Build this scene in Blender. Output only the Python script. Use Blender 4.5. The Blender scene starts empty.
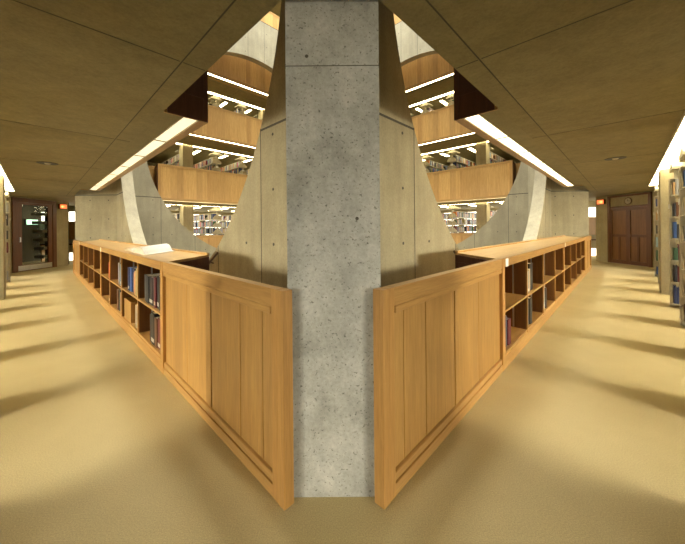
import bpy, bmesh, math, random
from mathutils import Vector, Matrix
random.seed(7)
C = bpy.context.scene.collection
R2 = math.sqrt(2)
EYE = 1.37
YC = 9.85            # centre of the hall
HT = 6.965           # half length of a side line (t of the middle)
FF = 2.77            # storey height
CEIL = 2.52
P0 = 0.8436          # corridor face of the parapet
PB = 1.30            # hall face of the bookcases
PS = 1.81            # outer face of the concrete screens
TS = 0.31
ZC, RC = 4.584, 4.395

# ------------------------------------------------------------------ materials
def new_mat(name):
    m = bpy.data.materials.new(name); m.use_nodes = True
    nt = m.node_tree; b = nt.nodes['Principled BSDF']
    return m, nt, b
def ramp(nt, stops):
    r = nt.nodes.new('ShaderNodeValToRGB')
    e = r.color_ramp.elements
    e[0].position, e[0].color = stops[0][0], (*stops[0][1], 1)
    e[1].position, e[1].color = stops[-1][0], (*stops[-1][1], 1)
    for p, c in stops[1:-1]:
        n = e.new(p); n.color = (*c, 1)
    return r
def noise(nt, vec, scale, detail=4, rough=.6):
    n = nt.nodes.new('ShaderNodeTexNoise'); n.inputs['Scale'].default_value = scale
    n.inputs['Detail'].default_value = detail; n.inputs['Roughness'].default_value = rough
    if vec: nt.links.new(vec, n.inputs['Vector'])
    return n
def mixc(nt, a, b, fac, mode='MIX'):
    m = nt.nodes.new('ShaderNodeMix'); m.data_type = 'RGBA'; m.blend_type = mode
    for s, v in ((6, a), (7, b), (0, fac)):
        if hasattr(v, 'links'): nt.links.new(v, m.inputs[s])
        elif s == 0: m.inputs[0].default_value = v
        else: m.inputs[s].default_value = (*v, 1)
    return m.outputs[2]
def coords(nt, kind='Object', scale=(1, 1, 1)):
    tc = nt.nodes.new('ShaderNodeTexCoord'); mp = nt.nodes.new('ShaderNodeMapping')
    mp.inputs['Scale'].default_value = scale
    nt.links.new(tc.outputs[kind], mp.inputs['Vector'])
    return mp.outputs['Vector']
def bump(nt, b, h, strength=.2, dist=.01):
    bp = nt.nodes.new('ShaderNodeBump'); bp.inputs['Strength'].default_value = strength
    bp.inputs['Distance'].default_value = dist
    nt.links.new(h, bp.inputs['Height']); nt.links.new(bp.outputs['Normal'], b.inputs['Normal'])

def concrete(name, dark, light, pits=.0, rough=.85, big=.9):
    m, nt, b = new_mat(name)
    v = coords(nt)
    big = noise(nt, v, big, 7, .72)
    r = ramp(nt, [(.3, dark), (.7, light)]); nt.links.new(big.outputs['Fac'], r.inputs['Fac'])
    v2 = coords(nt, scale=(1, 1, .12)); st = noise(nt, v2, 7, 4, .6)      # faint board streaks
    r2 = ramp(nt, [(.3, (.82, .82, .82)), (.7, (1.08, 1.08, 1.06))]); nt.links.new(st.outputs['Fac'], r2.inputs['Fac'])
    c = mixc(nt, r.outputs['Color'], r2.outputs['Color'], .8, 'MULTIPLY')
    fine = noise(nt, v, 45, 3, .7)
    r3 = ramp(nt, [(.3, (.78, .78, .78)), (.65, (1.08, 1.08, 1.08))]); nt.links.new(fine.outputs['Fac'], r3.inputs['Fac'])
    c = mixc(nt, c, r3.outputs['Color'], .7, 'MULTIPLY')
    if pits:
        pn = noise(nt, v, 75, 3, .6)
        pr = ramp(nt, [(.30, (.30, .29, .26)), (.40, (1, 1, 1))]); nt.links.new(pn.outputs['Fac'], pr.inputs['Fac'])
        c = mixc(nt, c, pr.outputs['Color'], pits, 'MULTIPLY')
        wn = noise(nt, v, 110, 2, .5)
        wr = ramp(nt, [(.70, (0, 0, 0)), (.80, (.5, .5, .5))]); nt.links.new(wn.outputs['Fac'], wr.inputs['Fac'])
        c = mixc(nt, c, (.62, .62, .58), wr.outputs['Color'])
    nt.links.new(c, b.inputs['Base Color']); b.inputs['Roughness'].default_value = rough
    bump(nt, b, fine.outputs['Fac'], .25, .004)
    return m

def oak(name, c1, c2, axis='z', board=.0, rough=.38, var=.35):
    """axis = grain direction in object space; board = width of the boards along x"""
    m, nt, b = new_mat(name)
    sc = {'z': (14, 14, .9), 'x': (.9, 14, 14), 'y': (14, .9, 14)}[axis]
    v = coords(nt, scale=sc)
    if board:
        tc = nt.nodes.new('ShaderNodeTexCoord'); sp = nt.nodes.new('ShaderNodeSeparateXYZ')
        nt.links.new(tc.outputs['Object'], sp.inputs[0])
        dv = nt.nodes.new('ShaderNodeMath'); dv.operation = 'DIVIDE'; dv.inputs[1].default_value = board
        nt.links.new(sp.outputs['X'], dv.inputs[0])
        fl = nt.nodes.new('ShaderNodeMath'); fl.operation = 'FLOOR'; nt.links.new(dv.outputs[0], fl.inputs[0])
        wn = nt.nodes.new('ShaderNodeTexWhiteNoise'); wn.noise_dimensions = '1D'; nt.links.new(fl.outputs[0], wn.inputs['W'])
        add = nt.nodes.new('ShaderNodeVectorMath'); add.operation = 'ADD'
        nt.links.new(v, add.inputs[0]); nt.links.new(wn.outputs['Color'], add.inputs[1])
        ml = nt.nodes.new('ShaderNodeVectorMath'); ml.operation = 'SCALE'; ml.inputs['Scale'].default_value = 9
        nt.links.new(wn.outputs['Color'], ml.inputs[0]); nt.links.new(ml.outputs[0], add.inputs[1])
        v = add.outputs[0]
    n = noise(nt, v, 1.6, 6, .62); n.inputs['Distortion'].default_value = .5
    r = ramp(nt, [(.28, c1), (.72, c2)]); nt.links.new(n.outputs['Fac'], r.inputs['Fac'])
    fv = coords(nt, scale=tuple(s * 6 for s in sc)); fn = noise(nt, fv, 1.5, 3, .6)
    fr = ramp(nt, [(.35, (.80, .76, .70)), (.6, (1.03, 1.03, 1.03))]); nt.links.new(fn.outputs['Fac'], fr.inputs['Fac'])
    c = mixc(nt, r.outputs['Color'], fr.outputs['Color'], .6, 'MULTIPLY')
    if board:
        rr = ramp(nt, [(0, (1 - var, 1 - var * 1.15, 1 - var * 1.3)), (1, (1.12, 1.12, 1.12))]); nt.links.new(wn.outputs['Value'], rr.inputs['Fac'])
        c = mixc(nt, c, rr.outputs['Color'], .75, 'MULTIPLY')
    nt.links.new(c, b.inputs['Base Color']); b.inputs['Roughness'].default_value = rough
    bump(nt, b, fn.outputs['Fac'], .12, .002)
    return m

def plain(name, col, rough=.5, metal=0., spec=None):
    m, nt, b = new_mat(name)
    v = coords(nt); n = noise(nt, v, 20, 3)
    r = ramp(nt, [(.3, tuple(x * .9 for x in col)), (.7, tuple(min(1, x * 1.06) for x in col))])
    nt.links.new(n.outputs['Fac'], r.inputs['Fac']); nt.links.new(r.outputs['Color'], b.inputs['Base Color'])
    b.inputs['Roughness'].default_value = rough; b.inputs['Metallic'].default_value = metal
    return m
def glow(name, col, s):
    m, nt, b = new_mat(name)
    b.inputs['Base Color'].default_value = (.8, .8, .75, 1)
    b.inputs['Emission Color'].default_value = (*col, 1); b.inputs['Emission Strength'].default_value = s
    return m

M = {}
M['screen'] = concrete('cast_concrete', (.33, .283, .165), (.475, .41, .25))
M['pier'] = concrete('pitted_concrete', (.27, .265, .215), (.54, .53, .455), pits=.9, big=3.2)
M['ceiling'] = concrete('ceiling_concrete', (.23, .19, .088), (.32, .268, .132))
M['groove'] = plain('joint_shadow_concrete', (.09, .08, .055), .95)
M['oak'] = oak('oak_upright', (.39, .20, .05), (.54, .30, .088), 'z')
M['oak_g'] = oak('oak_hall_boards', (.49, .265, .068), (.65, .395, .125), 'z', board=.247, var=.25)
M['oak_b'] = oak('oak_boards', (.35, .185, .045), (.49, .285, .085), 'z', board=.247, var=.22)
M['oak_h'] = oak('oak_rail', (.38, .20, .052), (.52, .305, .095), 'x')
M['oak_top'] = oak('oak_top', (.42, .245, .08), (.56, .36, .14), 'x', rough=.3)
M['oak_dark_shaded'] = oak('oak_dark_shaded_end', (.085, .030, .012), (.14, .052, .02), 'z')  # dark wood of the ends, with the upper ends' shade mixed into its colour
M['oak_in_shade'] = oak('oak_inner_shade', (.17, .075, .028), (.25, .12, .045), 'z')  # oak of the inner faces, darkened so the compartment shade sits in its colour
M['oak_door'] = oak('oak_door_brown', (.20, .082, .022), (.30, .135, .04), 'z', board=.2, var=.25)
M['oak_door_f'] = oak('oak_door_frame', (.11, .036, .009), (.17, .060, .016), 'z')
M['metal'] = plain('cream_metal', (.44, .40, .28), .5)
M['steel'] = plain('brushed_steel', (.62, .62, .60), .3, .9)
M['bronze'] = plain('bronze', (.10, .055, .03), .4, .7)
M['black'] = plain('black_trim', (.02, .02, .02), .5)
M['white'] = plain('white_card', (.85, .85, .82), .6)
M['paper'] = plain('aged_paper', (.66, .60, .46), .8)
M['strip'] = glow('strip_diffuser', (1, .84, .50), 13.0)
M['strip_r'] = glow('strip_right', (1, .88, .56), 3.6)
M['strip_l'] = glow('strip_left', (1, .88, .58), 1.0)
M['strip_g'] = glow('strip_gallery', (1, .86, .52), 16.0)
M['tube'] = glow('tube_diffuser', (1, .86, .52), 18.0)
M['pane'] = glow('daylight_glass', (1, .94, .78), 3.2)
M['exit'] = glow('exit_red', (1, .10, .01), 1.3)
M['exit_y'] = glow('exit_arrow', (1, .55, .12), 2.5)
M['green'] = glow('green_reflection', (.6, 1, .68), 2.2)
m, nt, b = new_mat('dark_glass'); b.inputs['Base Color'].default_value = (.75, .8, .75, 1); b.inputs['Roughness'].default_value = .03
b.inputs['Transmission Weight'].default_value = 1; b.inputs['IOR'].default_value = 1.3; M['glass'] = m
m, nt, b = new_mat('carpet')
v = coords(nt); n1 = noise(nt, v, 1.1, 4); n2 = noise(nt, v, 160, 2, .8)
r = ramp(nt, [(.3, (.48, .38, .17)), (.7, (.56, .45, .21))]); nt.links.new(n1.outputs['Fac'], r.inputs['Fac'])
r2 = ramp(nt, [(.3, (.68, .68, .68)), (.7, (1.15, 1.15, 1.15))]); nt.links.new(n2.outputs['Fac'], r2.inputs['Fac'])
nt.links.new(mixc(nt, r.outputs['Color'], r2.outputs['Color'], .8, 'MULTIPLY'), b.inputs['Base Color'])
b.inputs['Roughness'].default_value = .95; bump(nt, b, n2.outputs['Fac'], .5, .004); M['carpet'] = m
m, nt, b = new_mat('book_cloth')
at = nt.nodes.new('ShaderNodeAttribute'); at.attribute_name = 'cloth'
nn = noise(nt, coords(nt), 60, 2); rr = ramp(nt, [(.3, (.85, .85, .85)), (.7, (1.05, 1.05, 1.05))]); nt.links.new(nn.outputs['Fac'], rr.inputs['Fac'])
nt.links.new(mixc(nt, at.outputs['Color'], rr.outputs['Color'], .8, 'MULTIPLY'), b.inputs['Base Color'])
b.inputs['Roughness'].default_value = .5; M['book'] = m

# ------------------------------------------------------------------ mesh helpers
class MB:
    def __init__(s): s.v = []; s.f = []; s.mi = []; s.mats = []; s.col = []
    def slot(s, m):
        if m not in s.mats: s.mats.append(m)
        return s.mats.index(m)
    def box(s, x0, x1, y0, y1, z0, z1, m, f=None):
        pts = [(x, y, z) for x in (x0, x1) for y in (y0, y1) for z in (z0, z1)]
        if f: pts = [f(*p) for p in pts]
        n = len(s.v); s.v += pts; k = s.slot(m)
        for q in ((0, 1, 3, 2), (4, 6, 7, 5), (0, 4, 5, 1), (2, 3, 7, 6), (0, 2, 6, 4), (1, 5, 7, 3)):
            s.f.append(tuple(n + i for i in q)); s.mi.append(k)
    def prism(s, poly, a0, a1, m, f):
        """poly: 2-D outline, extruded from a0 to a1; f(u, w, a) -> point"""
        n = len(s.v); L = len(poly); k = s.slot(m)
        s.v += [f(u, w, a0) for u, w in poly] + [f(u, w, a1) for u, w in poly]
        s.f.append(tuple(range(n, n + L))); s.f.append(tuple(range(n + 2 * L - 1, n + L - 1, -1))); s.mi += [k, k]
        for i in range(L):
            j = (i + 1) % L
            s.f.append((n + i, n + j, n + L + j, n + L + i)); s.mi.append(k)
    def cyl(s, c, axis, r, h, m, seg=16, r2=None):
        a = Vector(axis).normalized(); u = a.orthogonal().normalized(); w = a.cross(u)
        r2 = r if r2 is None else r2
        n = len(s.v); k = s.slot(m); c = Vector(c)
        for rr, d in ((r, 0), (r2, h)):
            s.v += [tuple(c + a * d + (u * math.cos(2 * math.pi * i / seg) + w * math.sin(2 * math.pi * i / seg)) * rr) for i in range(seg)]
        s.f.append(tuple(range(n, n + seg))); s.f.append(tuple(range(n + seg, n + 2 * seg))); s.mi += [k, k]
        for i in range(seg):
            j = (i + 1) % seg
            s.f.append((n + i, n + j, n + seg + j, n + seg + i)); s.mi.append(k)
    def build(s, name, parent=None, bevel=0, loc=None, rz=0, recalc=True):
        me = bpy.data.meshes.new(name); me.from_pydata(s.v, [], s.f)
        for m in s.mats: me.materials.append(m)
        me.polygons.foreach_set('material_index', s.mi)
        if recalc:
            bm = bmesh.new(); bm.from_mesh(me); bmesh.ops.recalc_face_normals(bm, faces=bm.faces); bm.to_mesh(me); bm.free()
        o = bpy.data.objects.new(name, me); C.objects.link(o)
        if parent: o.parent = parent
        if loc: o.location = loc
        o.rotation_euler.z = rz
        if bevel:
            b = o.modifiers.new('bevel', 'BEVEL'); b.width = bevel; b.segments = 2; b.limit_method = 'ANGLE'
        return o
def tag(o, label=None, cat=None, group=None, kind=None):
    if label: o['label'] = label
    if cat: o['category'] = cat
    if group: o['group'] = group
    if kind: o['kind'] = kind
    return o
def empty(name, loc=(0, 0, 0), rz=0):
    o = bpy.data.objects.new(name, None); C.objects.link(o); o.location = loc; o.rotation_euler.z = rz
    o.empty_display_size = .1
    return o
KIDS = {}
def kids(o):
    return [c for c in bpy.data.objects if c.parent == o]
def tree(o):
    return (o, [tree(c) for c in kids(o)])
def copy_tree(tr, parent=None):
    c = tr[0].copy(); C.objects.link(c)
    if parent: c.parent = parent
    for ch in tr[1]: copy_tree(ch, c)
    return c

# side frames: local x runs along the side, local y towards the hall (y = distance p from the camera's corner line)
ORI = HT / R2
SIDES = {'sw': ((-ORI, YC - ORI), -45), 'se': ((ORI, YC - ORI), 45), 'ne': ((ORI, YC + ORI), 135), 'nw': ((-ORI, YC + ORI), 225)}
NEARX = {'sw': 1, 'se': -1, 'ne': 1, 'nw': -1}   # local x sign pointing to the corner next to / seen first from the camera
FARSHIFT = {'sw': 0., 'se': 0., 'ne': .14, 'nw': .14}
def side_pt(side, x, y, z=0, dx=0):
    (ox, oy), a = SIDES[side]; a = math.radians(a)
    return (ox + x * math.cos(a) - y * math.sin(a) + dx, oy + x * math.sin(a) + y * math.cos(a), z)
def rot(side): return math.radians(SIDES[side][1])

# ------------------------------------------------------------------ slabs: floor, ceilings
DOORD = 10.5         # distance of the diagonal corner walls from the centre
def ring_pts(half, chamfer):
    """square (sides on the diagonals) of half size `half`, its corners cut at distance `chamfer` from the centre"""
    pts = []
    tip = half * R2; h = tip - chamfer
    for ax in range(4):
        a = math.radians(-90 + 90 * ax)
        d = Vector((math.cos(a), math.sin(a))); n = Vector((-d.y, d.x))
        pts.append(d * chamfer - n * h); pts.append(d * chamfer + n * h)
    return [(p.x, p.y + YC) for p in pts]
def slab(name, z0, z1, half_in, cham_in, half_out, cham_out, mat, dx=0):
    mb = MB(); k = mb.slot(mat)
    I = ring_pts(half_in, cham_in); O = ring_pts(half_out, cham_out)
    for pts, z in ((I, z0), (O, z0), (I, z1), (O, z1)): mb.v += [(x, y, z) for x, y in pts]
    for i in range(8):
        j = (i + 1) % 8
        for q in ((i, j, 8 + j, 8 + i), (16 + i, 16 + j, 24 + j, 24 + i), (i, j, 16 + j, 16 + i), (8 + i, 8 + j, 24 + j, 24 + i)):
            mb.f.append(q); mb.mi.append(k)
    return mb
OUT = 13.0
CH = YC - 1.512      # chamfer at the pier fronts
fl = slab('floor', -.25, 0, HT - .88, CH, OUT, 17.5, M['carpet'])
tag(fl.build('floor'), kind='structure')
for k in range(1, 6):
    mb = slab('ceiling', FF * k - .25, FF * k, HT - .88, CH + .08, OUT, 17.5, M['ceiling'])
    if k <= 3:
        for s in SIDES:
            zz = FF * k - .25
            f = lambda x, y, z, s=s: side_pt(s, x, y, z)
            L = HT - .713
            mb.box(-L, L, .709, .717, zz - .0015, zz + .01, M['groove'], f)
            for xx in (-4.81, -2.405, 0, 2.405, 4.81):
                mb.box(xx - .004, xx + .004, -3.5, .70, zz - .0015, zz + .01, M['groove'], f)
                mb.box(xx - .004, xx + .004, .722, .87, zz - .0015, zz + .01, M['groove'], f)
    tag(mb.build('ceiling'), kind='structure')

# ------------------------------------------------------------------ screens with the great circles
def screen_mesh(side, ps, dx):
    mb = MB(); x1 = 4.9; z0, z1 = -3.0, 10.84
    # outline ring: rectangle points matched to circle points by angle
    N = 128; k = mb.slot(M['screen'])
    rect, circ = [], []
    corners = [math.atan2(z - ZC, x) for x, z in ((x1, z1), (-x1, z1), (-x1, z0), (x1, z0))]
    angs = sorted(set([2 * math.pi * i / N - math.pi for i in range(N)] + corners))
    for a in angs:
        c, s = math.cos(a), math.sin(a)
        t = min(x1 / max(abs(c), 1e-9), ((z1 - ZC) if s > 0 else (ZC - z0)) / max(abs(s), 1e-9))
        rect.append((c * t, ZC + s * t)); circ.append((c * RC, ZC + s * RC))
    n = len(angs); f = lambda x, y, z: side_pt(side, x, y, z, dx)
    for y in (ps, ps + TS):
        mb.v += [f(x, y, z) for x, z in rect] + [f(x, y, z) for x, z in circ]
    for i in range(n):
        j = (i + 1) % n
        for q in ((i, j, n + j, n + i), (2 * n + i, 2 * n + j, 3 * n + j, 3 * n + i), (i, j, 2 * n + j, 2 * n + i), (n + i, n + j, 3 * n + j, 3 * n + i)):
            mb.f.append(q); mb.mi.append(k)
    # joints and tie holes on both faces
    def inside(x, z, m=.03): return math.hypot(x, z - ZC) > RC + m
    for yy in (ps, ps + TS):
        y0, y1 = yy - .002, yy + .002
        for zj in [CEIL + FF * q for q in range(-1, 4)]:
            d = abs(zj - ZC)
            xs = math.sqrt(RC * RC - d * d) if d < RC else 0
            for sx in (-1, 1):
                a, b = sorted((sx * xs, sx * x1))
                mb.box(a, b, y0, y1, zj - .012, zj + .012, M['groove'], f)
        for q in range(-4, 5):
            xj = q * 1.16 + (.41 - .58) * 0
            xj = (abs(q) - 1) * 1.16 + .41 if q > 0 else (-(abs(q) - 1) * 1.16 - .41 if q < 0 else None)
            if xj is None: continue
            d = abs(xj); zz = math.sqrt(max(0, RC * RC - d * d))
            mb.box(xj - .006, xj + .006, y0, y1, z0, ZC - zz, M['groove'], f)
            mb.box(xj - .006, xj + .006, y0, y1, ZC + zz, z1, M['groove'], f)
        for i in range(8):
            for j in range(-2, 16):
                for sx in (-1, 1):
                    xx, zz = sx * (.57 + .6 * i - .03), 1.20 + .61 * j
                    if abs(xx) > 4.6 or not inside(xx, zz, .12): continue
                    p = Vector(f(xx, y0, zz)); q2 = Vector(f(xx, y1, zz))
                    mb.cyl(p, q2 - p, .017, .004, M['groove'], 10)
    return mb
SCR_DX = {'sw': .07, 'se': .07, 'nw': .10, 'ne': .10}
nm = {'sw': 'left_near', 'se': 'right_near', 'ne': 'right_far', 'nw': 'left_far'}
for s in SIDES:
    tag(screen_mesh(s, PS, SCR_DX[s]).build('wall_' + nm[s]), kind='structure')

# ------------------------------------------------------------------ the four diagonal piers
def pier(name, ax, mat, w=.238, front=8.34, cx=.0):
    mb = MB(); a = math.radians(-90 + 90 * ax)
    d = Vector((math.cos(a), math.sin(a), 0)); n = Vector((-d.y, d.x, 0))
    f = lambda x, y, z: tuple(Vector((0, YC, 0)) + n * (x + cx) + d * y + Vector((0, 0, z)))
    mb.box(-w, w, 6.7, front, -3, 13.5, mat, f)
    for zj in ([CEIL + FF * q for q in range(-1, 4)] if ax else [2.2, 5.0]):
        for x in (-w, w): mb.box(x - .002, x + .002, 6.75, front, zj - .012, zj + .012, M['groove'], f)
        mb.box(-w, w, front - .002, front + .0015, zj - .002, zj + .002, M['groove'], f)
    for x in (-w, w):
        for yy in (7.25, 7.85):
            for j in range(0, 14):
                p = Vector(f(x - .002, yy, 1.13 + .61 * j)); q2 = Vector(f(x + .002, yy, 1.13 + .61 * j))
                mb.cyl(p, q2 - p, .02, .004, M['groove'], 10)
    for (xx, zz) in ((.12, 1.42), (-.13, 2.25), (.13, 2.86)) if ax == 0 else ():
        p = Vector(f(xx, front - .002, zz)); mb.cyl(p, d, .009, .003, M['groove'], 10)
    return tag(mb.build(name), kind='structure')
pier('wall_front_pier', 0, M['pier'], cx=.008)
pier('wall_right_pier', 1, M['screen'])
pier('wall_far_pier', 2, M['screen'])
pier('wall_left_pier', 3, M['screen'])

# ------------------------------------------------------------------ parapet end panels
PH = 1.067
def panel_proto(sg):
    """sg=+1: free end with post on +x. origin at the bookcase end, corridor face y=0"""
    r = empty('parapet_panel')
    L = 1.983
    X = lambda a, b: (min(sg * a, sg * b), max(sg * a, sg * b))
    mb = MB(); mb.box(*X(L - .053, L), 0, .06, 0, PH, M['oak']); mb.build('end_post', r, .003)
    mb = MB(); mb.box(*X(L - .105, L - .0555), .002, .055, 0, PH, M['oak']); mb.build('stile', r, .002)
    mb = MB(); mb.box(*X(0, .045), .0, .055, 0, PH, M['oak']); mb.build('stile', r, .002)
    mb = MB(); mb.box(*X(.045, L - .105), .003, .055, PH - .095, PH, M['oak_h']); mb.build('top_rail', r, .002)
    mb = MB(); mb.box(*X(.045, L - .12), .005, .05, PH - .137, PH - .0975, M['oak_h']); mb.build('inner_rail', r, .006)
    mb = MB(); mb.box(*X(.045, L - .105), .003, .055, 0, .062, M['oak_h']); mb.build('bottom_rail', r, .002)
    mb = MB(); mb.box(*X(.045, L - .105), .009, .05, .065, .112, M['oak_h']); mb.build('inner_rail', r, .006)
    xs = [.045, .607, 1.023, 1.084, 1.504, 1.754, L - .105]
    for i in range(6):
        g = .003 if i != 3 else .0045
        mb = MB(); mb.box(*X(xs[i] + .002, xs[i + 1] - g), .027 - .004 * (i == 2), .042, .09, PH - .12, M['oak_b']); mb.build('board', r, .003)
    mb = MB(); mb.box(*X(.045, L - .105), .043, .05, .09, PH - .1, M['oak_in_shade']); mb.build('back_board', r)
    mb = MB(); mb.box(*X(.045, L - .105), .0505, .06, .0, PH - .002, M['oak_b']); mb.build('hall_face', r)
    mb = MB(); mb.box(*X(.0, L - .06), .0605, .064, 0, .02, M['black']); mb.build('floor_gap_strip', r)
    return r

# ------------------------------------------------------------------ bookcase unit: 4 compartments x 2 rows
BL = 3.798
BD = PB - P0
CELLW = BL / 4
SH0, SH1, OT = .155, .56, .985
TOPF, TOPB = PH, 1.12
def bookcase_proto(outer):
    r = empty('bookcase')
    mb = MB(); th = .03
    xs = [-BL / 2 + CELLW * i for i in range(5)]
    for i, x in enumerate(xs):
        a = max(-BL / 2, x - th / 2 - (.03 if i in (0, 4) else 0)); b = min(BL / 2, x + th / 2 + (.03 if i in (0, 4) else 0))
        mb = MB(); mb.box(a, b, .020, BD - .03, .0, OT + .03, M['oak_in_shade']); d_ = mb.build('divider', r)
        mb = MB(); mb.box(a, b, .002, .0195, .0, OT + .03, M['oak']); mb.build('edge_strip', d_, .002)
    mb = MB(); mb.box(-BL / 2 + .04, BL / 2 - .04, .006, BD - .03, SH0 - .03, SH0, M['oak_h']); mb.build('bottom_shelf', r, .002)
    mb = MB(); mb.box(-BL / 2 + .04, BL / 2 - .04, .004, BD - .03, SH1 - .022, SH1, M['oak_h']); mb.build('middle_shelf', r, .002)
    mb = MB(); mb.box(-BL / 2 + .001, BL / 2 - .001, .0, .025, 0, SH0 - .031, M['oak_h']); mb.build('plinth', r, .002)
    mb = MB(); mb.box(-BL / 2, BL / 2, -.003, .022, OT, TOPF, M['oak_h']); mb.build('fascia', r, .002)
    mb = MB(); pl = [(.0, OT + .02), (.0, TOPF - .012), (BD - .02, TOPB - .022), (BD - .02, OT + .02)]
    mb = MB(); mb.prism([(.0225, TOPF - .035), (.0225, TOPF - .010), (BD - .021, TOPB - .020), (BD - .021, TOPB - .045)], -BL / 2, BL / 2, M['oak_top'], lambda u, w, a: (a, u, w))
    mb.build('sloping_top', r, .001)
    mb = MB(); mb.box(-BL / 2, BL / 2, BD - .02, BD, -.25, TOPB, M['oak_g'])
    mb.box(-BL / 2, BL / 2, BD - .001, BD + .008, TOPB - .09, TOPB, M['oak_h'])
    mb.box(-BL / 2, BL / 2, BD - .001, BD + .008, -.25, -.17, M['oak_h'])
    for q in (-BL / 2, -.05, BL / 2 - .1): mb.box(q, q + .1, BD - .001, BD + .007, -.17, TOPB - .09, M['oak'])
    mb.build('back_panel', r)
    for x in xs[1:4]:
        for sx in (-1, 1):
            mb = MB(); e = x + sx * .0155
            mb.box(min(e, e + sx * .003), max(e, e + sx * .003), .14, .158, SH0 + .005, OT, M['steel']); mb.build('shelf_standard', r)
    mb = MB(); mb.box(-BL / 2 + .03, BL / 2 - .03, BD - .029, BD - .021, .01, OT, M['oak_in_shade']); mb.build('inner_back', r)
    for sx in (outer,):
        mb = MB(); x = sx * BL / 2; x2 = x + sx * .009
        if True:
            mb.prism([(.066, -.215), (.066, TOPF - .036), (BD + .004, TOPB - .040), (BD + .004, -.26), (.066, -.26)][1:4] + [(.066, -.26)], min(x + sx * .0005, x2), max(x + sx * .0005, x2), M['oak_dark_shaded'], lambda u, w, a: (a, u, w))
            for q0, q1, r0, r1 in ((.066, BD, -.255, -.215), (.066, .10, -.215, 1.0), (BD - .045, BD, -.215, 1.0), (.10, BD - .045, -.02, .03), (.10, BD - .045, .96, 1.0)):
                mb.box(min(x2, x2 + sx * .004), max(x2, x2 + sx * .004), q0, q1, r0, r1, M['oak_dark_shaded'])
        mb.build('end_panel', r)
    return r
pan = {1: panel_proto(1), -1: panel_proto(-1)}
bc = {1: bookcase_proto(1), -1: bookcase_proto(-1)}
LV = ['reading floor', 'first gallery up', 'second gallery up', 'third gallery up', 'top gallery']
SD = {'sw': 'left', 'se': 'right', 'nw': 'left', 'ne': 'right'}
used = set()
def place(proto, side, x, y, z):
    dx = FARSHIFT[side]
    key = proto.name
    if key in used: o = copy_tree(tree_of[key])
    else: used.add(key); o = proto
    o.location = side_pt(side, x, y, z, dx); o.rotation_euler.z = rot(side)
    return o
tree_of = {p.name: tree(p) for p in (pan[1], pan[-1], bc[1], bc[-1])}
for side in ('sw', 'se', 'nw', 'ne'):
    for k in range(5):
        if side in ('sw', 'se') and k > 1: continue
        for j in (1, -1):
            near = (j == NEARX[side])
            o = place(bc[j], side, j * 1.9, P0, FF * k)
            if side in ('sw', 'se'):
                if k == 0: lab = '%s oak bookcase with sloping top along the %s corridor' % ('nearer' if near else 'farther', SD[side])
                else: lab = '%s upper oak bookcase overhead above the %s light strip' % ('nearer dark-ended' if near else 'farther', SD[side])
                g = 'bookcases along the corridors' if k == 0 else 'bookcases on the storey above'
            else:
                lab = 'oak gallery front across the hall, %s, %s side, %s half' % (LV[k], SD[side], 'outer' if near else 'inner')
                g = 'oak gallery fronts across the hall'
            tag(o, lab, 'bookcase', g)
            if near is False and side in ('sw', 'se') and k == 1: pass
        for j in (1, -1):
            if side in ('sw', 'se') and k == 1: continue
            near = (j == NEARX[side])
            o = place(pan[j], side, j * 3.795, P0, FF * k)
            if side in ('sw', 'se'):
                lab = ('large oak parapet panel at the %s of the foreground concrete pier' if near else 'small far oak end panel closing the %s bookcase row') % SD[side]
            else:
                lab = 'oak gallery end panel, %s, %s side of hall, %s end' % (LV[k], SD[side], 'outer' if near else 'inner')
            tag(o, lab, 'panel', 'oak parapet panels')
        if k >= 1:  # oak edge trim under the upper bookcases, holding the light strip
            lf = empty('strip_light', side_pt(side, 0, P0, FF * k - .25, FARSHIFT[side]), rot(side))
            y0, y1, y2 = 1.068 - P0, 1.210 - P0, PB - P0
            mb = MB(); mb.box(-3.79, 3.79, y1 + .004, y2 + .002, -.012, .02, M['oak_h']); mb.box(-3.805, -3.79, .04, y2 + .002, -.012, .02, M['oak_h']); mb.box(3.79, 3.805, .04, y2 + .002, -.012, .02, M['oak_h']); mb.build('wood_trim', lf, .001)
            mb = MB(); mb.box(-3.79, 3.79, .0365, y0 - .004, 0, .02, M['ceiling']); mb.build('soffit', lf)
            mb = MB(); mb.box(-3.788, 3.788, y0 - .004, y0, -.008, .02, M['metal']); mb.box(-3.788, 3.788, y1, y1 + .004, -.008, .02, M['metal'])
            n = 7
            for q in range(n + 1):
                xx = -3.786 + 7.572 * q / n; mb.box(xx - .010, xx + .010, y0, y1, -.006, .02, M['metal'])
            mb.build('fixture_frame', lf)
            for q in range(n):
                mb = MB(); a = -3.786 + 7.572 * q / n; mb.box(a + .011, a + 7.572 / n - .011, y0 + .001, y1 - .001, .004, .012, M[{'sw': 'strip_l', 'se': 'strip_r'}.get(side, 'strip_g')]); mb.build('diffuser', lf)
            if side in ('sw', 'se'): lab = 'lit ceiling light strip with oak edge above the %s bookcases' % SD[side]
            else: lab = 'lit strip under the %s front across the hall, %s side' % (LV[k], SD[side])
            tag(lf, lab, 'light', 'light strips under gallery edges')

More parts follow.
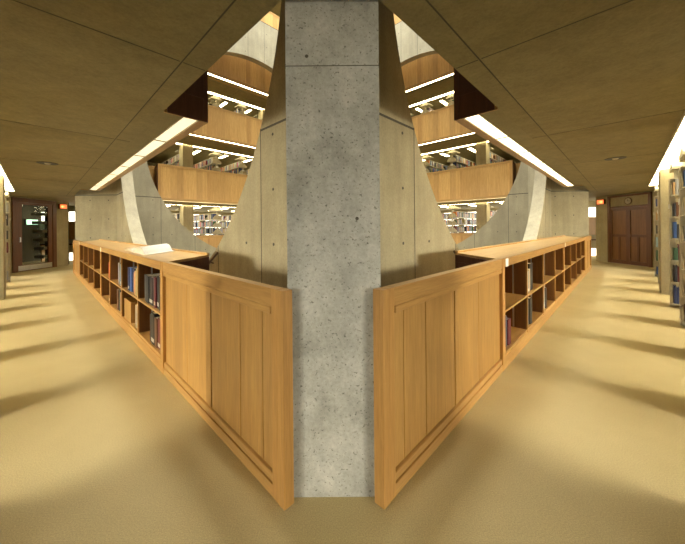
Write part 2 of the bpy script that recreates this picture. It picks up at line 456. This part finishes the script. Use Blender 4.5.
# outer ceiling strips over the ends of the stacks
for side in SIDES:
    for k in range(5 if side in ('nw', 'ne') else 1):
        lf = empty('ceiling_light', side_pt(side, 0 if side in ('nw', 'ne') else -.9 * NEARX[side], -.53, FF * k + CEIL, FARSHIFT[side]), rot(side))
        L = 4.4 if side in ('sw', 'se') else 4.7
        mb = MB(); mb.box(-L, L, -.12, -.108, -.03, 0, M['metal']); mb.box(-L, L, .108, .12, -.03, 0, M['metal'])
        n = 9
        for q in range(n + 1):
            xx = -L + 2 * L * q / n; mb.box(xx - .016, xx + .016, -.108, .108, -.035, 0, M['metal'])
        mb.build('fixture_frame', lf)
        for q in range(n):
            a = -L + 2 * L * q / n; mb = MB(); mb.box(a + .008, a + 2 * L / n - .008, -.107, .107, -.02, -.005, M['strip' if side in ('sw', 'se') else 'strip_g']); mb.build('diffuser', lf)
        if side in ('sw', 'se'): lab = 'long bright ceiling light at the %s edge of the photo above the stack ends' % SD[side]
        else: lab = 'bright ceiling light line over the stacks across the hall, %s, %s side' % (LV[k], SD[side])
        tag(lf, lab, 'light', 'ceiling lights along the stack ends')

# ------------------------------------------------------------------ columns
for side in SIDES:
    for j in (1, -1):
        for k in range(5 if side in ('nw', 'ne') else 1):
            mb = MB(); mb.box(-.225, .225, -.5, 0, 0, CEIL, M['screen'])
            o = mb.build('column', None, .008, side_pt(side, j * 2.1, -.46, FF * k, FARSHIFT[side]), rot(side)); tag(o, kind='structure')

# ------------------------------------------------------------------ metal book stacks
SHZ = [.08, .44, .80, 1.16, 1.52, 1.88]
SW2, SL = .225, 3.6
def stack_proto(L):
    r = empty('book_stack')
    n = int(round(L / .9))
    mb = MB()
    for q in range(n + 1):
        y = -L * q / n; mb.box(-.028, .028, y - .035 if q else y - .07, y, 0, 2.16, M['metal'])
    mb.build('upright_frame', r)
    for z in SHZ + [2.16]:
        mb = MB(); mb.box(-SW2, SW2, -L, -.01, z - .02, z, M['metal'])
        if z < 2.1:
            for q in range(n + 1):
                y = -.014 if q == 0 else -L * q / n
                for sx in (-1, 1):
                    mb.prism([(sx * .03, z), (sx * SW2, z), (sx * SW2, z + .07), (sx * .10, z + .20), (sx * .03, z + .20)], y - .004, y, M['metal'], lambda u, w, a: (u, a, w))
        mb.build('shelf', r)
    mb = MB(); mb.box(-.03, .03, -.12, -.06, 2.16, 2.34, M['metal'])
    mb.prism([(-.26, 2.30), (-.26, 2.34), (-.10, 2.42), (.10, 2.42), (.26, 2.34), (.26, 2.30)], -.42, -.02, M['metal'], lambda u, w, a: (u, a, w))
    mb.build('lamp_canopy', r)
    mb = MB(); mb.box(-.06, .06, .0005, .004, 1.66, 1.74, M['white']); mb.build('range_card', r)
    return r
st = stack_proto(SL); st2 = stack_proto(2.7)
ts = {1: tree(st), 2: tree(st2)}; us = set()
ORD = ['first', 'second', 'third', 'fourth', 'fifth', 'sixth', 'seventh', 'eighth']
stacks = []
for side in ('se', 'sw', 'nw', 'ne'):
    for k in range(4 if side in ('nw', 'ne') else 1):
        for i, u in enumerate((4.9, 3.5, 2.1, .7, -.7, -2.1, -3.5, -4.9)):
            # u>0 : towards the outer (W or E) corner
            if side in ('nw', 'ne'):
                if u < -3: continue
            w = 2 if abs(u) == 2.1 else 1
            x = -u * NEARX[side] if side in ('sw', 'se') else u * NEARX[side]
            if w in us: o = copy_tree(ts[w])
            else: us.add(w); o = (st, st2)[w - 1]
            yy = (-.55 if side in ('nw', 'ne') else -.50) if w == 1 else -.98
            dx = FARSHIFT[side]
            o.location = side_pt(side, x, yy, FF * k, dx); o.rotation_euler.z = rot(side)
            if side in ('sw', 'se'):
                lab = 'cream metal book stack beside the %s corridor, %s from its far end' % (SD[side], ORD[i])
            else:
                lab = 'metal book stack across the hall, %s, %s side, %s from corner' % (LV[k], SD[side], ORD[i])
            tag(o, lab, 'book stack', 'metal book stacks')
            stacks.append((side, k, x, yy, u, i, SL if w == 1 else 2.7, dx))
# aisle lights
def aisle_proto():
    r = empty('aisle_light')
    mb = MB(); mb.box(-.09, .09, -2.6, -.35, -.05, 0, M['metal']); mb.build('housing', r)
    mb = MB(); mb.box(-.08, .08, -2.58, -.37, -.065, -.0505, M['tube']); mb.build('diffuser', r)
    return r
al = aisle_proto(); tal = tree(al); first = True
for side in ('nw', 'ne', 'sw', 'se'):
    for k in range(4 if side in ('nw', 'ne') else 1):
        for i, u in enumerate((4.2, 2.8, 1.4, 0, -1.4, -2.8, -4.2)):
            if u < -3: continue
            x = u * NEARX[side] if side in ('nw', 'ne') else -u * NEARX[side]
            o = al if first else copy_tree(tal); first = False
            o.location = side_pt(side, x, -.6, FF * k + CEIL - .004, FARSHIFT[side]); o.rotation_euler.z = rot(side)
            w = LV[k] + ' across hall' if side in ('nw', 'ne') else 'beside the corridor'
            tag(o, 'lit aisle light, %s, %s side, %s from corner' % (w, SD[side], ORD[i]), 'light', 'aisle lights between the stacks')

# ------------------------------------------------------------------ books
COL = {'black': (.015, .015, .018), 'dark grey': (.06, .06, .06), 'maroon': (.13, .015, .02), 'red': (.62, .02, .01), 'navy blue': (.02, .035, .12),
       'blue': (.04, .10, .30), 'pale blue': (.22, .38, .52), 'green': (.05, .12, .06), 'olive': (.25, .22, .08), 'brown': (.16, .07, .03),
       'tan': (.45, .28, .12), 'cream': (.50, .42, .27), 'white': (.62, .61, .56), 'orange': (.6, .2, .04), 'purple': (.12, .04, .14), 'yellow': (.7, .5, .08), 'grey': (.3, .3, .29)}
def set_col(me, cols):
    a = me.color_attributes.new('cloth', 'FLOAT_COLOR', 'CORNER')
    i = 0; flat = []
    for p in me.polygons:
        c = cols[p.index]
        for _ in range(p.loop_total): flat += [c[0], c[1], c[2], 1]
    a.data.foreach_set('color', flat)
def make_book(w, h, d, cname, loc, rz, lean=0, parts=True, band=None):
    """spine faces -y; width along x; origin at base centre of the spine"""
    mb = MB(); c = 0.003; W = w / 2
    cov = [(-W, d), (-W, .004), (-W * .6, 0), (W * .6, 0), (W, .004), (W, d), (W - c, d), (W - c, .008), (-W + c, .008), (-W + c, d)]
    # built as three prisms: two boards and a rounded spine
    f = lambda u, v, a: (u, v, a)
    mb.prism([(-W, .004), (-W, d), (-W + c, d), (-W + c, .004)], 0, h, M['book'], f)
    mb.prism([(W, .004), (W, d), (W - c, d), (W - c, .004)], 0, h, M['book'], f)
    mb.prism([(-W, .0045), (-W * .6, 0), (W * .6, 0), (W, .0045), (W, .008), (-W, .008)], 0, h, M['book'], f)
    n0 = len(mb.f)
    if band:
        mb.box(-W * .8, W * .8, -.0008, .002, h * .08, h * .20, M['book'])
    o = mb.build('book', recalc=True)
    cols = [COL[cname]] * n0 + [COL[band or 'cream']] * (len(mb.f) - n0)
    set_col(o.data, cols)
    o.location = loc; o.rotation_euler = (0, lean, rz)
    if parts:
        mb = MB(); mb.box(-W + c + .0002, W - c - .0002, .0082, d - .004, .004, h - .004, M['paper']); mb.build('pages', o)
    return o
# contents of the corridor bookcases: side -> (cell from the near end, row): list of (colour, thickness, height, band)
B = lambda c, w=.035, h=.30, band=None: (c, w, h, band)
NEAR = {
 'sw': {
  (0, 1): [B('maroon', .04, .34), B('black', .03, .33), B('black', .055, .33, 'white'), B('maroon', .04, .32, 'cream'), B('dark grey', .03, .31), B('black', .08, .30, 'white'), B('black', .07, .30), B('dark grey', .05, .30)],
  (0, 0): [B('maroon', .05, .32), B('maroon', .06, .31, 'white'), B('brown', .05, .30), B('black', .07, .33, 'white'), B('black', .04, .30)],
  (1, 1): [B('cream', .05, .31), B('olive', .05, .33), B('tan', .05, .30), B('orange', .04, .27), B('navy blue', .06, .31), B('blue', .06, .32), B('navy blue', .06, .31, 'white'), B('dark grey', .04, .30)],
  (1, 0): [B('white', .04, .30), B('dark grey', .05, .32), B('cream', .04, .28)],
  (2, 1): [B('pale blue', .11, .31, 'white'), B('dark grey', .04, .33), B('grey', .05, .32)],
  (2, 0): [B('maroon', .05, .30), B('brown', .05, .31), B('tan', .05, .29), B('black', .07, .32), B('brown', .06, .31)],
  (3, 1): [B('red', .17, .26)],
  (3, 0): [B('grey', .05, .31), B('dark grey', .06, .32, 'white')],
  (4, 1): [B('tan', .10, .30), B('tan', .06, .30)], (4, 0): [B('dark grey', .06, .30), B('brown', .07, .31)],
  (5, 1): [B('purple', .07, .31), B('pale blue', .07, .30)], (5, 0): [B('navy blue', .08, .31), B('black', .08, .30)],
  (6, 1): [B('brown', .07, .30)], (7, 0): [B('green', .07, .30)]},
 'se': {
  (0, 1): [B('maroon', .06, .22)],
  (0, 0): [B('blue', .04, .32, 'white'), B('white', .02, .31), B('navy blue', .04, .31), B('maroon', .06, .26)],
  (1, 1): [B('dark grey', .05, .32), B('grey', .05, .26, 'white'), B('cream', .05, .28), B('black', .10, .34)],
  (1, 0): [B('black', .05, .31), B('dark grey', .06, .31), B('black', .07, .32)],
  (2, 1): [B('maroon', .05, .20)],
  (2, 0): [B('grey', .05, .31), B('tan', .04, .30), B('white', .06, .32), B('black', .05, .30)],
  (4, 1): [B('blue', .06, .28)], (4, 0): [B('maroon', .05, .22)],
  (6, 0): [B('navy blue', .06, .3), B('white', .08, .3)], (7, 1): [B('cream', .06, .28)]}}
nbook = 0
for side, cells in NEAR.items():
    sg = NEARX[side]
    for (cell, row), books in cells.items():
        # near end of the row is at x = sg*3.79 ; cells proceed inward
        edge = 3.795 - CELLW * cell - (.065 if cell in (0, 4) else .028)
        z = SH0 if row == 0 else SH1
        for i, (cn, w, h, band) in enumerate(books):
            w *= 1.75
            xx = sg * (edge - w / 2); edge -= w + .003
            o = make_book(w, h, .23, cn, side_pt(side, xx, P0 + .024 + random.uniform(0, .02), z), rot(side), 0, True, band)
            nbook += 1
            tag(o, '%s book, %s in %s row of %s compartment, %s bookcases' % (cn, ORD[i], 'upper' if row else 'lower', ORD[cell], SD[side]), 'book', 'books in the corridor bookcases')
# oak box standing in the second lower compartment
bx = empty('magazine_box', side_pt('sw', 3.795 - CELLW * 1 - .66, P0 + .022, SH0), rot('sw'))
mb = MB(); mb.box(-.20, .20, 0, .012, 0, .27, M['oak_b']); mb.box(-.20, .20, .20, .212, 0, .27, M['oak']); mb.box(-.20, .20, .012, .2, 0, .01, M['oak'])
mb.build('box_body', bx, .001)
mb = MB(); mb.box(.188, .2, .0125, .1995, .0105, .27, M['oak']); mb.build('box_side', bx, .001)
mb = MB(); mb.box(-.2, -.188, .0125, .1995, .0105, .27, M['oak']); mb.build('box_side', bx, .001)
tag(bx, 'pale oak box standing in a lower compartment of the left bookcase beside white books', 'box')

def random_book():
    c = random.choices(list(COL), [18, 10, 11, 5, 12, 7, 3, 8, 6, 11, 10, 12, 5, 2, 2, 3, 5])[0]
    return c, random.uniform(.024, .06), random.uniform(.20, .30)
def project(p):
    return 332 + 296 * p[0] / p[1], 228.5 - 296 * (p[2] - EYE) / p[1]
bulk = []
cand = []
for (side, k, x, yy, u, i, L, dx) in stacks:
    if k > 2: continue
    face = {'sw': 1, 'se': -1, 'nw': 1, 'ne': -1}[side]
    for z in SHZ:
        y = yy - .03; end = yy - (2.7 if k or side in ('sw', 'se') else L)
        while y > end:
            if random.random() < .04: y -= random.uniform(.05, .35); continue
            c, w, h = random_book(); 
            p = side_pt(side, x + face * (SW2 - .012), y - w / 2, FF * k + z, dx)
            sc = w * h / (p[1] ** 2)
            px, py = project((p[0], p[1], p[2] + h / 2))
            vis = False
            if side == 'se': vis = px < 684 and px > 600 and y > yy - .5 and u > -1
            elif side == 'sw': vis = px > 1 and y > yy - .5 and u > -1
            elif k == 0:
                q = px if side == 'nw' else 670 - px
                vis = 195 < q < 233 and 205 < py < 234 and y > yy - 1.0
            elif k == 1:
                q = px if side == 'nw' else 670 - px
                vis = 160 < q < 245 and 145 < py < 174 and y > yy - 1.2
            cand.append((sc if vis else -1, side, k, u, i, z, c, w, h, x, y, face, dx))
            y -= w + .002
cand.sort(key=lambda c: -c[0])
room = 300 - nbook
def bulk_add(mb, cols, e):
    sc, side, k, u, i, z, c, w, h, x, y, face, dx = e
    a, b = sorted((x + face * .04, x + face * (SW2 - .01)))
    n0 = len(mb.f)
    mb.box(a, b, y - w, y, FF * k + z, FF * k + z + h, M['book'], lambda X, Y, Z: side_pt(side, X, Y, Z, dx))
    cc = COL[c]; cols += [cc] * (len(mb.f) - n0)
mb = MB(); cols = []
ni = 0
ROW = ['bottom', 'second', 'third', 'fourth', 'fifth', 'top']
for e in cand:
    sc, side, k, u, i, z, c, w, h, x, y, face, dx = e
    if sc > 0 and ni < room:
        ni += 1
        ang = rot(side) + (math.pi / 2 if face > 0 else -math.pi / 2)
        o = make_book(w, h, .16, c, side_pt(side, x + face * (SW2 - .012), y - w / 2, FF * k + z, dx), ang, 0, False)
        loc = '%s corridor stack' % SD[side] if side in ('sw', 'se') else '%s across hall, %s side' % (LV[k], SD[side])
        tag(o, '%s book, %s shelf, %s, %s stack' % (c, ROW[SHZ.index(z)], loc, ORD[i]), 'book', 'books on the metal stacks')
    else: bulk_add(mb, cols, e)
o = mb.build('books', recalc=True); set_col(o.data, cols)
tag(o, 'rows of many coloured books filling the metal stacks', 'books', kind='stuff')

# ------------------------------------------------------------------ open volume on the left bookcase
def topz(p):  # height of the sloping top at hall distance p
    a = (p - P0 - .0225) / (BD - .0435); return TOPF - .010 + a * (TOPB - TOPF - .010) + .0015
pv = [(4.08, .006), (4.20, .010), (4.24, .045), (4.32, .078), (4.42, .088), (4.55, .080), (4.68, .055), (4.80, .018), (4.86, .012), (4.95, .036), (5.08, .040), (5.22, .030), (5.34, .012), (5.40, .006)]
ov = empty('open_book', side_pt('sw', HT - 4.8, 1.1, topz(1.1)), rot('sw'))
def leafmesh(lo, hi, p0, p1, th, name, mat):
    mb = MB(); k = mb.slot(mat); pts = [q for q in pv if lo <= q[0] <= hi]
    n = len(pts)
    for p in (p0, p1):
        for (t, h) in pts:
            zz = topz(p) - topz(1.1)
            mb.v.append((4.8 - t, p - 1.1, zz + h * th)); mb.v.append((4.8 - t, p - 1.1, zz))
    for a in range(n - 1):
        A, Bq = 2 * a, 2 * a + 2; o2 = 2 * n
        for q in ((A, Bq, o2 + Bq, o2 + A), (A + 1, Bq + 1, o2 + Bq + 1, o2 + A + 1), (A, Bq, Bq + 1, A + 1), (o2 + A, o2 + Bq, o2 + Bq + 1, o2 + A + 1)):
            mb.f.append(q); mb.mi.append(k)
    for A in (0, 2 * n - 2):
        mb.f.append((A, A + 1, 2 * n + A + 1, 2 * n + A)); mb.mi.append(k)
    o = mb.build(name, ov)
    return o
leafmesh(4.08, 4.86, .935, 1.25, 1, 'page_block', M['paper'])
leafmesh(4.86, 5.40, .945, 1.25, 1, 'page_block', M['paper'])
tag(ov, 'very large open book with curled cream pages lying on the left bookcase', 'book')

# white label cards on the fascias
for side, t, near in (('se', 3.25, 'near end of the right'), ('se', 7.06, 'middle of the right'), ('sw', 6.86, 'middle of the left'), ('sw', 10.68, 'far end of the left')):
    mb = MB(); mb.box(-.045, .045, -.0035, 0, 0, .078, M['white'])
    x = (HT - t) * NEARX[side]
    o = mb.build('label_card', None, 0, side_pt(side, x, P0 - .0035, PH - .083), rot(side))
    tag(o, 'small white label card on the fascia at the %s bookcases' % near, 'label', 'label cards on the bookcases')

# bronze handrail on the outer face of each near screen
for side in ('sw', 'se'):
    y = PS - .06 + (.05 if side == 'sw' else -.05)
    h = empty('handrail', side_pt(side, (HT - 4.5) * NEARX[side], y, .8), rot(side)); sg = NEARX[side]
    mb = MB(); a = Vector((sg * .42, 0, .24)); b_ = Vector((-sg * .9, 0, -.50)); mb.cyl(a, b_ - a, .017, (b_ - a).length, M['bronze'], 12); mb.build('rail', h)
    for q in (.2, .75):
        p = a.lerp(b_, q); mb = MB(); mb.cyl(p, (0, 1, -.4), .008, .06, M['bronze'], 8); mb.build('bracket', h)
    tag(h, 'sloping bronze handrail behind the %s bookcase on the tan concrete' % SD[side], 'handrail')

# ------------------------------------------------------------------ recessed ceiling downlights
for side in ('sw', 'se'):
    d = empty('downlight', side_pt(side, 0, .145, CEIL), rot(side))
    mb = MB(); n = 28; k = mb.slot(M['black'])
    for r_, z in ((.14, 0), (.135, -.006), (.12, -.006), (.115, -.001)):
        mb.v += [(r_ * math.cos(2 * math.pi * i / n), r_ * math.sin(2 * math.pi * i / n), z) for i in range(n)]
    for a in range(3):
        for i in range(n):
            j = (i + 1) % n; mb.f.append((a * n + i, a * n + j, a * n + n + j, a * n + n + i)); mb.mi.append(k)
    mb.build('trim_ring', d)
    mb = MB(); mb.cyl((0, 0, -.004), (0, 0, 1), .118, .003, M['black'], 28); mb.build('dark_well', d)
    mb = MB(); mb.cyl((0, 0, -.018), (0, 0, 1), .03, .014, M['metal'], 20, .045); mb.build('lamp', d)
    tag(d, 'round dark recessed downlight in the %s corridor ceiling' % SD[side], 'light', 'recessed downlights')

# ------------------------------------------------------------------ diagonal corner walls with doors
def corner_frame(sx):
    """local: x along depth (world Y), y outwards (away from hall), z up; sx=-1 left corner"""
    return lambda x, y, z: (sx * (DOORD + y), YC + x, z)
for sx, nmz in ((-1, 'left'), (1, 'right')):
    f = corner_frame(sx); mb = MB(); w0, w1 = -.15, 1.40       # door zone
    dw = 1.93
    mb.box(-dw, w0, 0, .3, 0, CEIL, M['screen'], f); mb.box(w1, dw, 0, .3, 0, CEIL, M['screen'], f); mb.box(w0, w1, 0, .3, 2.49, CEIL, M['screen'], f)
    tag(mb.build('wall_%s_corner' % nmz), kind='structure')
# left glazed door
f = corner_frame(-1)
rt = empty('door_1', f(.62, 0, 0)); tag(rt, kind='structure')
def child(mb, name, par, bev=0):
    o = mb.build(name, None, bev); o.parent = par; o.matrix_parent_inverse = Matrix.Translation(par.location).inverted(); return o
mb = MB(); mb.box(-.148, .0, -.04, .06, 0, 2.488, M['oak_door_f'], f); mb.box(1.25, 1.398, -.04, .06, 0, 2.488, M['oak_door_f'], f); mb.box(0, 1.25, -.04, .06, 2.34, 2.488, M['oak_door_f'], f)
child(mb, 'door_frame', rt, .003)
mb = MB(); mb.box(.002, .16, -.02, .03, .01, 2.338, M['oak_door_f'], f); mb.box(1.09, 1.248, -.02, .03, .01, 2.338, M['oak_door_f'], f); mb.box(.16, 1.09, -.02, .03, 2.27, 2.338, M['oak_door_f'], f); mb.box(.16, 1.09, -.02, .03, .01, .22, M['oak_door_f'], f)
child(mb, 'door_leaf', rt, .002)
mb = MB(); mb.box(.16, 1.09, .0, .008, .22, 2.27, M['glass'], f); child(mb, 'glass_pane', rt)
mb = MB(); mb.box(.03, 1.22, -.024, -.0205, .03, .20, M['steel'], f); child(mb, 'kick_plate', rt)
mb = MB(); mb.box(.06, .10, -.05, -.021, 1.0, 1.16, M['steel'], f); child(mb, 'door_handle', rt, .003)
# room behind the glazed door, its darkness put into the wall and floor colour
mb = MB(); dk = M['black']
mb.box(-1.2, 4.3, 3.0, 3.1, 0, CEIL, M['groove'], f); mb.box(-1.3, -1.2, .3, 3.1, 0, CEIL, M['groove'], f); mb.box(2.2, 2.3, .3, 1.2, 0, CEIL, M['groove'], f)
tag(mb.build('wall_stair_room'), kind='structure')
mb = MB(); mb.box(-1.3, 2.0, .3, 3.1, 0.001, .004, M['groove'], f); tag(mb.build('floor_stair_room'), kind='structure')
g = empty('exit_sign', f(3.4, 2.9, 1.7)); mb = MB(); mb.box(3.13, 3.67, 2.92, 2.99, 1.64, 1.90, M['black'], f); child(mb, 'sign_box', g); mb = MB(); mb.box(3.15, 3.65, 2.915, 2.9195, 1.66, 1.88, M['green'], f); child(mb, 'lit_face', g)  # lit box added to stand in for a sign's reflection in the glass
tag(g, 'pale green lit panel behind the left glass door, standing in for a reflection', 'sign')
sr = empty('shelf_reflection', f(1.6, 1.4, 0))
for q in range(6):
    mb = MB(); mb.box(1.86, 2.16, .9 + .02 * q, 1.3 + .02 * q, .28 + .34 * q, .40 + .34 * q, M['screen'], f); child(mb, 'reflection_bar', sr)  # pale bars added in place of the shelves reflected in the pane
tag(sr, 'pale bars behind the left door glass, standing in for reflected shelves', 'reflection')
# right oak double door with a transom
f = corner_frame(1)
rt = empty('door_2', f(.62, 0, 0)); tag(rt, kind='structure')
mb = MB(); mb.box(-.148, -.05, -.04, .06, 0, 2.488, M['oak_door_f'], f); mb.box(1.30, 1.398, -.04, .06, 0, 2.488, M['oak_door_f'], f); mb.box(-.05, 1.30, -.04, .06, 2.42, 2.488, M['oak_door_f'], f); mb.box(-.05, 1.30, -.04, .06, 2.03, 2.09, M['oak_door_f'], f)
child(mb, 'door_frame', rt, .003)
mb = MB(); mb.box(-.05, 1.30, .0, .03, 2.09, 2.42, M['screen'], f); child(mb, 'transom_panel', rt)
for a in (-.046, .627):
    mb = MB(); b2 = a + .67
    mb.box(a, b2, .0, .03, .01, 2.028, M['oak_door'], f)
    for (p0, p1, q0, q1) in ((a, a + .07, .01, 2.028), (b2 - .07, b2, .01, 2.028), (a + .07, b2 - .07, .01, .14), (a + .07, b2 - .07, .98, 1.07), (a + .30, a + .37, .14, .98), (a + .07, b2 - .07, 1.93, 2.028)):
        mb.box(p0, p1, -.022, .0, q0, q1, M['oak_door_f'], f)
    lf = child(mb, 'door_leaf', rt, .002)
clk = empty('wall_clock', f(.62, -.01, 2.25))
mb = MB(); p = Vector(f(.62, -.002, 2.255)); mb.cyl(p, (-1, 0, 0), .125, .03, M['bronze'], 32); child(mb, 'clock_case', clk)
mb = MB(); p = Vector(f(.62, -.032, 2.255)); mb.cyl(p, (-1, 0, 0), .105, .003, M['metal'], 32); child(mb, 'clock_face', clk)
mb = MB(); p = Vector(f(.62, -.0355, 2.255)); mb.cyl(p, (-1, 0, 0), .012, .002, M['black'], 12)
mb.box(.614, .626, -.0375, -.0355, 2.255, 2.335, M['black'], f); mb.box(.56, .62, -.0375, -.0355, 2.249, 2.261, M['black'], f); child(mb, 'clock_hands', clk)
tag(clk, 'small round clock on the panel above the right oak double doors', 'clock')
# red exit signs on the concrete strips
for sx, nmz in ((-1, 'left'), (1, 'right')):
    f = corner_frame(sx)
    g = empty('exit_sign', f(1.6, -.05, 2.22)); mb = MB(); mb.box(1.50, 1.80, -.07, -.001, 2.22, 2.40, M['bronze'], f); child(mb, 'sign_box', g, .003)
    mb = MB(); mb.box(1.51, 1.79, -.0745, -.0705, 2.23, 2.39, M['exit'], f); child(mb, 'lit_face', g)
    mb = MB(); xx = 1.58
    mb.prism([(xx + .04, 2.26), (xx - .03, 2.31), (xx + .04, 2.36), (xx + .04, 2.325), (xx + .1, 2.325), (xx + .1, 2.295), (xx + .04, 2.295)], -.078, -.075, M['exit_y'], lambda u, w, a, f=f: f(u, a, w)); child(mb, 'arrow', g)
    tag(g, 'small glowing red sign on the concrete strip beside the %s door' % nmz, 'sign', 'glowing red signs')
# corner behind the camera (beyond the photograph)
mb = MB(); mb.box(-1.93, 1.93, -.95, -.65, 0, CEIL, M['screen']); tag(mb.build('wall_behind'), kind='structure')

# ------------------------------------------------------------------ perimeter walls and windows
PW = -5.6
wn = 0
for side in SIDES:
    mb = MB(); f = lambda x, y, z, s=side: side_pt(s, x, y, z, 0)
    W = HT - PW + .3
    mb.box(-W, W, PW - .2, PW, -.2, .16, M['screen'], f); mb.box(-W, W, PW - .2, PW, 2.35, CEIL + .01, M['screen'], f)
    xs = [-W + .2] + [-9.1 + 1.4 * q for q in range(14)] + [W - .2]
    for x in xs: mb.box(x - .18, x + .18, PW - .2, PW, .16, 2.35, M['screen'], f)
    for k in range(1, 5): mb.box(-W, W, PW - .2, PW, FF * k, FF * k + CEIL, M['screen'], f)
    tag(mb.build('wall_outer_' + nm[side]), kind='structure')
    mb = MB(); mb.box(-W, W, PW - .12, PW - .10, .16, 2.35, M['pane'], f); wn += 1
    tag(mb.build('window_%d' % wn), kind='structure')
# the bright slots beside the far piers: a window over an oak carrel front on the far corner
for sx, nmz in ((-1, 'left'), (1, 'right')):
    mb = MB(); a = Vector((sx * 12.1, 13.5, 0)); ang = math.radians(0)
    cw = empty('reading_carrel', tuple(a))
    q = lambda x, y, z: (a.x + x * sx, a.y + y, z)
    mb.box(-1.0, .9, .0, .04, .98, 1.78, M['oak_b'], q); child(mb, 'oak_shutter', cw)
    mb = MB(); mb.box(-1.0, .9, -.35, .04, .74, .80, M['bronze'], q); child(mb, 'desk_top', cw)
    mb = MB(); mb.box(-1.0, -.95, -.3, .04, 0, .74, M['oak'], q); mb.box(.85, .9, -.3, .04, 0, .74, M['oak'], q); child(mb, 'leg_panel', cw)
    tag(cw, 'orange oak carrel in the bright slot between %s pier and door wall' % nmz, 'desk', 'carrels at the far corners')
    for z0_, z1_ in ((.02, .36), (1.80, 2.24)):  # lower pane is added: its glow stands in for glare on the floor
        mb = MB(); mb.box(-1.2, 1.2, .05, .07, z0_, z1_, M['pane'], q); wn += 1
        tag(mb.build('window_%d' % wn), kind='structure')
    mb = MB()
    for z0_, z1_ in ((.36, 1.80), (2.24, CEIL)): mb.box(-1.3, 1.3, .05, .2, z0_, z1_, M['screen'], q)
    tag(mb.build('wall_carrel_%s' % nmz), kind='structure')
# roof over the hall with its skylight
mb = MB(); mb.box(-14, 14, YC - 14, YC + 14, 25.0, 25.3, M['screen']); tag(mb.build('ceiling_roof'), kind='structure')

# ------------------------------------------------------------------ lights
def area(name, loc, target, sx, sy, e, col, spread=180):
    l = bpy.data.lights.new(name, 'AREA'); l.shape = 'RECTANGLE'; l.size = sx; l.size_y = sy; l.energy = e; l.color = col; l.spread = math.radians(spread)
    o = bpy.data.objects.new(name, l); C.objects.link(o); o.location = loc
    o.rotation_euler = (Vector(target) - Vector(loc)).to_track_quat('-Z', 'Y').to_euler()
    return o
area('skylight', (0, YC, 24.5), (0, YC, 0), 10, 10, 15000, (.92, .96, 1))
for side in SIDES:
    near = side in ('sw', 'se')
    xx = -.55 * NEARX[side] if near else 0
    p = side_pt(side, xx, PW + .15, 2.0); q = side_pt(side, xx, .3, .0)
    area('window_daylight', p, q, 11.5 if near else 13, .7, 580 if near else 70, (1, .935, .79), 60)
for sx in (-1, 1):
    area('corner_daylight', (sx * 4.0, -2.2, .9), (0, 1.5, .3), 1.4, .8, 9, (1, .99, .92), 50)
w = bpy.data.worlds.new('world'); bpy.context.scene.world = w; w.use_nodes = True
w.node_tree.nodes['Background'].inputs[0].default_value = (.6, .7, .9, 1); w.node_tree.nodes['Background'].inputs[1].default_value = .3

# ------------------------------------------------------------------ camera
cd = bpy.data.cameras.new('camera'); cam = bpy.data.objects.new('camera', cd); C.objects.link(cam)
cd.sensor_width = 36; cd.lens = 36 * 296 / 685; cd.shift_x = .0153; cd.shift_y = -.0635; cd.clip_start = .02
cam.location = (0, 0, EYE); cam.rotation_euler = (math.radians(90), .0085, 0)
sc = bpy.context.scene; sc.camera = cam
sc.view_settings.view_transform = 'Standard'; sc.view_settings.look = 'None'; sc.view_settings.gamma = 1; sc.view_settings.exposure = 0
